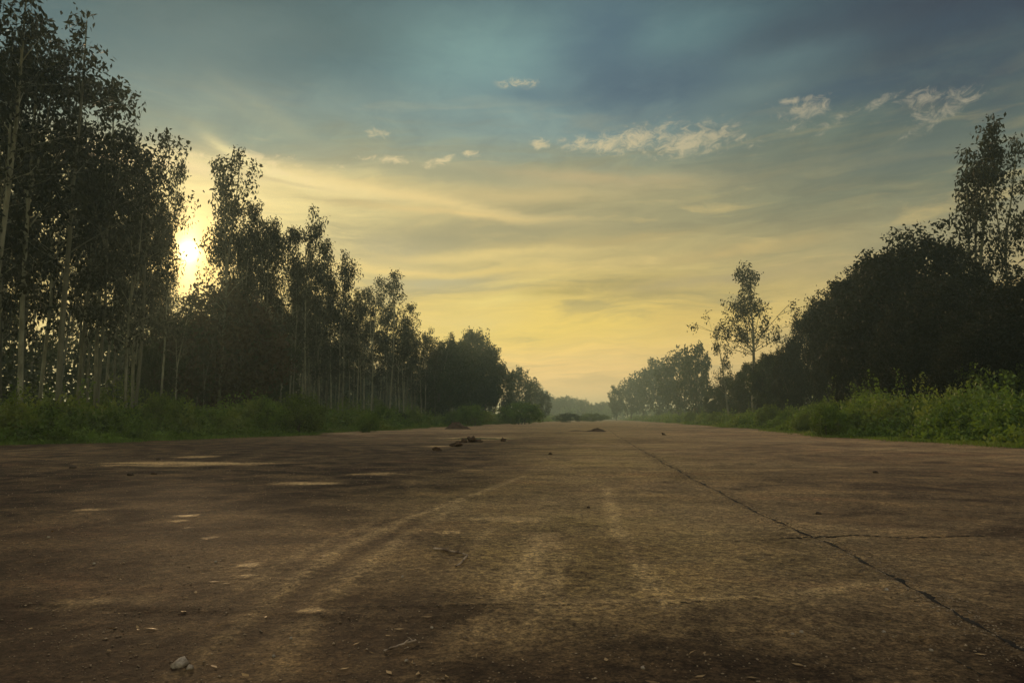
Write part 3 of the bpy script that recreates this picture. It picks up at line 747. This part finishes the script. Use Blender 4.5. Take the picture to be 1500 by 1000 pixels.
thicket('distant_thicket', sp, .55, 420, M_broad, 'dark solid thicket closing off the view behind the left grove')
sp = []
for k in range(200):
    y = 16 + 134 * random.random() ** 1.3; x = -random.uniform(27, 42)
    sp.append((x, y, random.uniform(.8, 1.6), random.uniform(1.2, 3.6)))
thicket('grove_underbrush', sp, .2, 420, M_bush, 'dark brush growing between the trunks of the left grove')

# ------------------------------------------------------------------ weeds on both sides of the runway
def weeds(side, edge, label):
    Vs, Fs, Rs = [], [], []; o = 0
    def put(x, y, r, h, n_, ls):
        nonlocal o
        # arching leafy stems springing from one root
        k_ = 13; ns = max(6, n_ // k_)
        az = rng.uniform(0, 6.283, ns); sp_ = r * rng.uniform(.1, 1.15, ns) * (1 + .25 * np.sin(az * 3 + x * 2)); hh = h * rng.uniform(.45, 1.12, ns) * np.sqrt(np.clip(1.15 - (sp_ / r) ** 2 * .8, .1, 1))
        u = np.tile(np.linspace(.12, 1, k_), ns); az = np.repeat(az, k_); sp_ = np.repeat(sp_, k_); hh = np.repeat(hh, k_)
        C = np.stack([x + np.cos(az) * sp_ * u ** 1.6, y + np.sin(az) * sp_ * u ** 1.6, .03 + hh * (1.25 * u - .25 * u ** 3)], 1) + rng.normal(size=(len(u), 3)) * (.028 + ls * .22)
        C[:, 2] = np.maximum(C[:, 2], .02)
        V, F, q = leaves(C, ls, droop=-.1, aspect=.56, up=.25)
        q = np.clip(q * .55 + rng.uniform(-.12, .5) + np.repeat(np.repeat(rng.uniform(-.12, .12, ns), k_), 4), 0, 1)
        Vs.append(V); Fs.append(F + o); Rs.append(q); o += len(V)
    y = 20.0
    while y < 400:
        step = 0.55 if y < 50 else (0.8 if y < 90 else (1.6 if y < 180 else 3.2))
        depth = 9 if y < 60 else 11
        x = 0.0
        while x < depth:
            e = edge(y)
            xx = e + side * (x + random.uniform(-.3, .3) * step); yy = y + random.uniform(-.5, .5) * step
            hum = .5 + .5 * mnoise.noise(Vector((xx * .22, yy * .16, side * 3.0))) + .3 * mnoise.noise(Vector((xx * .7, yy * .6, 5.0)))
            tall = (.85 if side < 0 else 1.0) + 1.5 * hum + (.5 if (side > 0 and y < 60) else 0)
            h = tall * min(1, .22 + x / 2.6)
            if random.random() < .06: h *= 1.55
            if x < .6 and random.random() < .45: h *= .5
            dens = 1 if y < 50 else (.75 if y < 90 else .6)
            n_ = int(215 * dens * (1 if x < 5 else .55)); ls = .19 if y < 50 else (.22 if y < 90 else (.28 if y < 180 else .5))
            if y >= 90: n_ = int(n_ * .75)
            put(xx, yy, .5 * step + .42, h, n_, ls)
            x += step * (.9 if x < 3 else 1.4)
        y += step
    ob = link('undergrowth', mesh_np('undergrowth', np.concatenate(Vs), np.concatenate(Fs), M_weed, dict(rnd=np.concatenate(Rs))))
    tag(ob, label, 'undergrowth', kind='stuff')
    print('weeds', side, o // 4)
weeds(-1, left_edge, 'green weeds and scrub lining the left edge of the runway')
weeds(1, right_edge, 'green weeds and scrub lining the right edge of the runway')

# grass creeping over the edge
def tufts(n, side, edge):
    Cs = []
    for _ in range(n):
        y = 22 * math.exp(random.random() * 2.0); x = edge(y) - side * abs(random.gauss(0, .8))
        k = 14; Cs.append(np.array([x, y, .04]) + rng.normal(size=(k, 3)) * np.array([.16, .16, .02]))
    return np.concatenate(Cs)
C = np.concatenate([tufts(2600, -1, left_edge), tufts(1600, 1, right_edge)]); C[:, 2] = .045
V, F, q = leaves(C, .16, droop=-1.0, aspect=.12, up=1.2)
tag(link('grass', mesh_np('grass', V, F, M_weed, dict(rnd=q))), 'short grass creeping over both runway edges', 'grass', kind='stuff')

# ------------------------------------------------------------------ single bushes
def bush_variant(seed, mat, n=34, ls=.13, nleaf=260, flat=1.0, H=2.6, rx=2.0):
    return broad_variant(seed, H, rx=rx, zc=.42, rz=.48, nl=n, leafsize=ls, nleaf=nleaf, mat=mat, lobe=.55, ntrunk=3)
B1 = bush_variant(500, M_bush); B2 = bush_variant(501, M_weed, ls=.17, nleaf=200); B3 = bush_variant(502, M_broad)
def bush(var, px, base_y, top_y, width_px, label, parts=('stems', 'foliage')):
    x, y = ground(px, base_y); y2 = y
    h = height_at(x, y, top_y); wm = width_px / FPX * dist_of(x, y) / 2
    s = h / var[2]; e = empty('bush', (x, y, 0), random.uniform(0, 6), (wm / 2.35, wm / 2.35, s))
    tag(e, label, 'bush', 'bushes along the runway edges'); link(parts[0], var[0], e); link(parts[1], var[1], e)
bush(B1, 438, 637, 578, 96, 'big round green bush jutting from the left weeds')
bush(B2, 540, 634, 605, 38, 'small round bush right of the big round one at the left edge')
bush(B2, 765, 621.5, 588, 82, 'large spreading bush standing on the runway edge left of the vanishing point')
bush(B3, 832, 618.5, 604, 44, 'low distant bush right of the large spreading one')
bush(B1, 868, 617.6, 605, 56, 'low dark distant bush in the middle of the runway end')
bush(B2, 690, 624, 592, 60, 'pale green bush between the dirt mound and the hazy clump')
bush(B2, 1215, 641, 588, 60, 'low green bush at the near corner of the right thicket')
bush(B3, 570, 622, 590, 36, 'dark bush standing behind the left weeds under the slender row')
for side, edge, n_, lab in ((-1, left_edge, 17, 'low leafy shrub among the weeds along the left edge'), (1, right_edge, 15, 'low leafy shrub among the weeds along the right edge')):
    for k in range(n_):
        y = 27 * math.exp(k / n_ * 1.75 + random.uniform(0, .08)); x = edge(y) + side * random.uniform(.6, 3.2)
        v = random.choice((B1, B2, B2, B3)); h = random.uniform(1.3, 2.5); wd_ = random.uniform(.35, .75)
        e = empty('bush', (x, y, 0), random.uniform(0, 6), (wd_, wd_ * random.uniform(.8, 1.2), h / v[2]))
        tag(e, lab, 'bush', 'low shrubs in the weeds'); link('stems', v[0], e); link('foliage', v[1], e)
# flat-topped shrub at the right border of the picture
FT = broad_variant(510, 3.3, rx=2.4, zc=.8, rz=.16, nl=26, leafsize=.14, nleaf=240, mat=M_bush, lobe=.5, ntrunk=3)
x, y = ground(1478, 647)
x *= 1.12; y *= 1.12
plant_tree('shrub', FT, x, y, height_at(x, y, 541), 'flat-topped shrub rising over the weeds at the right frame edge', 'shrub', wscale=.95, parts=('stems', 'foliage'))

# ------------------------------------------------------------------ right side trees
rt = [
    (1196, 452, 24, 1, .62, 'outermost leafy tree of the right mass with a ragged left flank'),
    (1246, 408, 23.5, 0, .75, 'dark dense tree forming the left shoulder of the right mass'),
    (1296, 382, 22.5, 2, .9, 'dark dense tree left of the summit of the right mass'),
    (1345, 352, 22.0, 1, 1.05, 'dark dense tree forming the summit of the right mass'),
    (1405, 400, 21.5, 0, 1.0, 'dark dense tree right of the summit, below the tall thin one'),
    (1470, 430, 22.0, 2, 1.1, 'dark dense tree at the right frame edge'),
    (1535, 400, 23.0, 1, 1.2, 'dark dense tree cut by the right frame edge'),
    (1160, 500, 21.5, 0, .55, 'low rounded dark tree closing the gap left of the right mass'),
    (1128, 518, 20.5, 2, .6, 'low rounded dark tree below the lone sparse tree'),
    (1268, 470, 20, 2, .8, 'lower dark tree in front of the left shoulder of the right mass'),
    (1340, 460, 19.5, 0, 1.0, 'lower dark tree in front of the summit of the right mass'),
    (1430, 480, 19.5, 1, 1.0, 'lower dark tree in front of the right part of the right mass')]
G_R = 'dense dark trees of the right mass'
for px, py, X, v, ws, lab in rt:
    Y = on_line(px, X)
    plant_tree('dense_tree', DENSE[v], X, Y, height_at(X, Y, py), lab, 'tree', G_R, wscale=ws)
# far right line
fr = [(1140, 520, 21.5, .9), (1100, 535, 21, .85), (1072, 552, 20.5, .8), (1048, 566, 20, .7), (1021, 508, 21, .55), (994, 519, 21, .8), (966, 528, 20, .8), (942, 545, 19, .8), (924, 556, 16.5, .75), (903, 566, 12, .6)]
fl = ['leafy tree behind the right weeds, nearest of the far right line', 'leafy tree below the lone sparse tall one', 'low leafy tree under the leaning wispy one', 'low leafy tree in the notch of the far right line',
      'tall-headed tree left of the notch in the far right line', 'rounded tree left of the tall-headed one, with bumpy top', 'hazy rounded tree midway down the far right line', 'hazy tree stepping down toward the vanishing point',
      'pale hazy tree next to the last one on the right', 'last pale hazy tree on the right, narrow and upright']
for k, ((px, py, X, ws), lab) in enumerate(zip(fr, fl)):
    Y = min(on_line(px, X), 400 - 10 * k); X = Y * ray(px, 612).x / ray(px, 612).y
    plant_tree('rounded_tree', BROAD[k % 3] if Y < 150 else BROADF[k % 3], X, Y, height_at(X, Y, py), lab, 'tree', 'trees of the far right line', wscale=ws)
# tall sparse ones
Y = on_line(1444, 24.5); plant_tree('eucalyptus_tree', EUCS[0], 24.5, Y, height_at(24.5, Y, 188), 'tall airy double-headed tree rising above the dark mass at the right', 'tree', 'tall sparse trees on the right', wscale=1.0)
Y = on_line(1492, 26); plant_tree('eucalyptus_tree', EUC[2], 26, Y, height_at(26, Y, 205), 'tall thin tree cut by the right frame edge', 'tree', 'tall sparse trees on the right', wscale=1.0)
Y = on_line(1106, 19); plant_tree('eucalyptus_tree', EUCS[1], 19, Y, height_at(19, Y, 395), 'lone sparse tree with bare upper stem above the far right line', 'tree', 'tall sparse trees on the right', wscale=1.0)
Y = on_line(1070, 19); e = plant_tree('eucalyptus_tree', EUCS[2], 19, Y, height_at(19, Y, 478), 'small wispy tree leaning left in the notch of the far right line', 'tree', 'tall sparse trees on the right', wscale=.8)
e.rotation_euler = (0, R(-7), 0.4)

# the closing line of trees at the far end
ft_n = 0
for px in np.arange(792, 912, 6.5):
    Y = 470 + random.uniform(-25, 35); X = Y * ray(px, 612).x / ray(px, 612).y
    py = np.interp(px, [790, 808, 825, 850, 880, 905], [572, 580, 582, 590, 592, 588]) + random.uniform(-4, 4)
    plant_tree('rounded_tree', random.choice(BROADF), X, Y, height_at(X, Y, py), 'faint bluish tree in the line closing the far end of the runway', 'tree', 'trees closing the far end', wscale=.8)
sp = []
for k in range(120):
    Y = random.uniform(440, 520); X = random.uniform(-60, 50)
    sp.append((X, Y, 4, random.uniform(4, 8)))
thicket('distant_scrub', sp, 1.3, 90, M_bush, 'faint scrub at the foot of the trees closing the far end')
sp = []
for k in range(150):
    Y = random.uniform(35, 330); X = random.uniform(22, 34)
    sp.append((X, Y, random.uniform(1.6, 2.8), random.uniform(2.5, 5)))
thicket('distant_thicket', sp, .4, 420, M_broad, 'dark thicket filling the foot of the trees on the right')

# ------------------------------------------------------------------ mounds, clods, stones, twigs
def lump_mesh(name, r, mat, seed, sub=3, rough=.35, freq=1.6):
    bm = bmesh.new(); bmesh.ops.create_icosphere(bm, subdivisions=sub, radius=1.0)
    for v in bm.verts:
        p = v.co.copy()
        k = 1 + rough * mnoise.noise(p * freq + Vector((seed, 0, 0))) + rough * .5 * mnoise.noise(p * freq * 2.7 + Vector((0, seed, 0))) + rough * .25 * mnoise.noise(p * freq * 6 + Vector((0, 0, seed)))
        v.co = Vector((p.x * r[0], p.y * r[1], p.z * r[2])) * k
        v.co.z = max(v.co.z, -r[2] * .35)
    me = bpy.data.meshes.new(name); bm.to_mesh(me); bm.free(); me.materials.append(mat)
    for p in me.polygons: p.use_smooth = True
    return me
def lump(name, px, base_y, w_px, h_px, mat, label, cat, group=None, seed=1, deep=1.0, rough=.35, sub=3, freq=1.6, sink=.35):
    x, y = ground(px, base_y); s = dist_of(x, y) / FPX
    rx, rz = w_px * s / 2, h_px * s / 1.3
    o = link(name, lump_mesh(name, (rx, rx * deep, rz), mat, seed, sub, rough, freq))
    o.location = (x, y + rx * deep, surf(x, y) + rz * (.33 - sink * .1))
    return tag(o, label, cat, group)
def heap(px, base_y, w_px, h_px, label, seed, skew=0.0, deep=.7):
    x, y = ground(px, base_y); sc = dist_of(x, y) / FPX; r = w_px * sc / 2; h = h_px * sc; n = 44; V = []
    for j in range(n + 1):
        for i in range(n + 1):
            u, v = i / n * 2 - 1, j / n * 2 - 1
            q = math.hypot(u - skew * (1 - abs(u)), v); p = Vector((u * 2.2 + seed, v * 2.2, seed))
            k = max(0, 1 - q) ** .85 * (1 + .5 * mnoise.noise(p * 1.3)) + .12 * max(0, 1 - q) ** .5 * mnoise.noise(p * 5)
            V.append((u * r, v * r * deep, max(0, k) * h - .02))
    idx_ = np.arange((n + 1) ** 2).reshape(n + 1, n + 1)
    F = np.stack([idx_[:-1, :-1].ravel(), idx_[:-1, 1:].ravel(), idx_[1:, 1:].ravel(), idx_[1:, :-1].ravel()], 1)
    o = link('dirt_mound', mesh_np('dirt_mound', np.array(V), F, M_clod)); o.location = (x, y + r * deep, surf(x, y + r * deep))
    tag(o, label, 'mound', 'earth heaps on the runway')
heap(668, 629, 40, 11, 'pointed heap of dark earth near the left weeds', 3.3, -.25)
heap(872, 632.5, 34, 5.5, 'flat dark earth heap ahead near the vanishing point', 9.1, .3)
heap(845, 632, 34, 1.8, 'thin low smear of earth left of the flat heap', 14.7)
cl = [(690, 649, 12, 7, 'tallest dark clod, standing against the bright puddle'), (678, 649.5, 9, 4.5, 'dark clod touching the left of the tallest one'), (699, 649, 11, 3.5, 'flat dark clod right of the tallest one'),
      (667, 656, 17, 6, 'wide dark clod between the puddle and the nearest clod'), (639, 662, 12, 5, 'nearest dark clod at the left end of the clod line'), (737, 648, 8, 4.5, 'lone dark clod right of the puddle'),
      (972, 638, 5, 3, 'tiny dark clod alone on the right of the runway'), (806, 668, 6, 3, 'small dark clod on the open runway in mid picture')]
for k, (px, py, wp, hp, lab) in enumerate(cl):
    lump('earth_clod', px, py, wp, hp, M_clod, lab, 'clod', 'earth clods on the runway', 20 + k * 3, .8, .95, freq=1.3)
st_ = [(258, 984, 21, 11, M_stone, 'pale angular stone in the near left corner'), (275, 987, 10, 6, M_stone, 'small chip beside the pale angular stone'),
       (188, 700, 9, 4.5, M_darkstone, 'dark stone left of the pair on the left slab'), (223, 698, 8, 4, M_darkstone, 'dark stone right of the pair on the left slab'), (103, 689, 10, 4, M_darkstone, 'dark flat stone by the pale streak at the left'),
       (230, 676, 5, 3, M_darkstone, 'dark pebble on the pale streak at the left'), (136, 836, 5, 3, M_stone, 'white pebble on the dark left ground'), (315, 833, 4.5, 3, M_stone, 'white pebble left of the pale oval patch'),
       (69, 796, 5, 3, M_stone, 'white pebble at the left margin'), (589, 856, 4, 3, M_stone, 'white pebble below the bent twig'), (425, 943, 5, 4, M_stone, 'pale pebble left of the straight twig'),
       (400, 968, 5, 3.5, M_stone, 'pale pebble in the near left tyre track'), (594, 978, 5, 4, M_stone, 'pale pebble below the straight twig'), (632, 929, 5, 3, M_stone, 'pale pebble right of the straight twig'),
       (1175, 938, 6, 3.5, M_stone, 'pale pebble in the right foreground'), (1162, 940, 5, 3, M_stone, 'pale pebble left of another in the right foreground'), (1296, 938, 5, 3, M_stone, 'lone pale pebble left of the joint in the right foreground'),
       (1300, 875, 7, 4, M_stone, 'pale pebble against the near part of the joint'), (1366, 962, 6, 3.5, M_stone, 'pale pebble between joint and short crack'), (942, 988, 6, 4, M_stone, 'pale pebble at the bottom of the picture'),
       (862, 748, 5, 3, M_darkstone, 'dark pebble in the middle of the slab'), (1200, 757, 9, 3.5, M_darkstone, 'dark flat stone beyond the cross crack'), (1284, 696, 8, 3, M_darkstone, 'dark flat stone on the far cross crack')]
for k, (px, py, wp, hp, mt, lab) in enumerate(st_):
    lump('stone', px, py, wp, hp, mt, lab, 'stone', 'loose stones on the runway', 60 + k * 1.7, .9, .45, 2, 1.3)

def twig(pts, r0, label, forks=()):
    wd = Wood(); g_ = [ground(*p[:2]) for p in pts]; path = []
    for (ax, ay), (bx, by), k0 in zip(g_[:-1], g_[1:], range(9)):
        for u in np.linspace(0, 1, 6)[(0 if k0 == 0 else 1):]:
            x, y = ax + (bx - ax) * u, ay + (by - ay) * u
            path.append(Vector((x + random.gauss(0, .003), y + random.gauss(0, .003), 0)))
    n = len(path)
    for i, p in enumerate(path): p.z = surf(p.x, p.y) + r0 * 1.2 + .008 * math.sin(i / n * 3.1)
    wd.add(path, [r0 * (1 - .45 * i / n) * random.uniform(.85, 1.2) for i in range(n)], 7)
    for i, dx, dy in forks:
        a = path[i]; wd.add([a, a + Vector((dx * .6, dy * .6, .012)), a + Vector((dx, dy, .015))], [r0 * .6, r0 * .45, r0 * .2], 5)
    tag(link('twig', wd.mesh('twig', M_twig)), label, 'twig', 'dry twigs on the runway')
twig([(636, 814), (656, 818), (679, 822), (684, 826), (668, 842)], .010, 'bent dry twig shaped like a hook', forks=((4, .03, .03), (9, -.03, .02)))
twig([(561, 963), (585, 958), (609, 949)], .007, 'straight dry twig with a pale broken end', forks=((6, .02, .025), (9, -.03, .01)))

# loose grit
def gravel(n):
    pts = []
    while len(pts) < n:
        y = 1.9 * math.exp(random.random() * 2.6); x = random.uniform(-.85, .85) * y * .95 - .1 * y
        if abs(x) > 14: continue
        if random.random() < .35: x = joint_x(y) + random.gauss(0, .09)
        pts.append((x, y))
    V0 = np.array([(1, 0, 0), (-1, 0, 0), (0, 1, 0), (0, -1, 0), (0, 0, 1), (0, 0, -1)], float)
    F0 = np.array([(0, 2, 4), (2, 1, 4), (1, 3, 4), (3, 0, 4), (2, 0, 5), (1, 2, 5), (3, 1, 5), (0, 3, 5)])
    Vs = []; Fs = []
    for k, (x, y) in enumerate(pts):
        s = random.uniform(.0015, .0058) * (1 + .06 * y) * (1.5 if random.random() < .05 else 1)
        a = random.uniform(0, 6); c_, s_ = math.cos(a), math.sin(a)
        v = V0 * np.array([s * random.uniform(.8, 1.5), s, s * .6]) * rng.uniform(.7, 1.3, (6, 1))
        v = np.stack([v[:, 0] * c_ - v[:, 1] * s_, v[:, 0] * s_ + v[:, 1] * c_, v[:, 2]], 1) + np.array([x, y, surf(x, y) + s * .3])
        Vs.append(v); Fs.append(F0 + 6 * k)
    tag(link('gravel', mesh_np('gravel', np.concatenate(Vs), np.concatenate(Fs), M_gravel)), 'fine loose grit scattered over the runway', 'gravel', kind='stuff')
gravel(15000)

# dry leaves blown over the slab, thicker towards the edges
M_litter = leaf_mat('dry_leaf', (0.10, 0.06, 0.03), (0.42, 0.29, 0.14), 0.1)
pts = []
for k in range(2600):
    y = 2.2 * math.exp(random.random() * 3.6)
    if random.random() < .75: x = (left_edge(y) + abs(random.gauss(0, 2.2))) if random.random() < .5 else (right_edge(y) - abs(random.gauss(0, 1.6)))
    else: x = random.uniform(-.8, .8) * y - .1 * y
    if -24 < x < 17: pts.append((x, y, surf(x, y) + .006))
C = np.array(pts); V, F, q = leaves(C, .055, droop=0, aspect=.38)
V = V.reshape(-1, 4, 3); V[:, :, 2] = C[:, None, 2] + (V[:, :, 2] - C[:, None, 2]) * .22; V[:, :, 2] = np.maximum(V[:, :, 2], C[:, None, 2] - .002); V = V.reshape(-1, 3)
tag(link('fallen_leaves', mesh_np('fallen_leaves', V, F, M_litter, dict(rnd=q))), 'small dry leaves scattered over the runway', 'leaf litter', kind='stuff')

# ------------------------------------------------------------------ haze: one closed box of even air round everything
HAZE = 0.0013
bm = bmesh.new(); bmesh.ops.create_cube(bm, size=1.0)
me = bpy.data.meshes.new('haze'); bm.to_mesh(me); bm.free()
hz = link('haze', me); hz.location = (0, 620, 12); hz.scale = (2000, 1900, 26.5)
m = bpy.data.materials.new('haze_air'); m.use_nodes = True; t = NT(m.node_tree); t.n.clear()
pv = t.node('ShaderNodeVolumePrincipled'); pv.inputs['Color'].default_value = (0.62, 0.86, 0.84, 1); pv.inputs['Density'].default_value = HAZE
pv.inputs['Anisotropy'].default_value = 0.6
o = t.node('ShaderNodeOutputMaterial'); t.l.new(pv.outputs[0], o.inputs['Volume'])
me.materials.append(m); tag(hz, kind='stuff')
hz['label'] = 'thin evening haze hanging over the runway and the trees'; hz['category'] = 'haze'
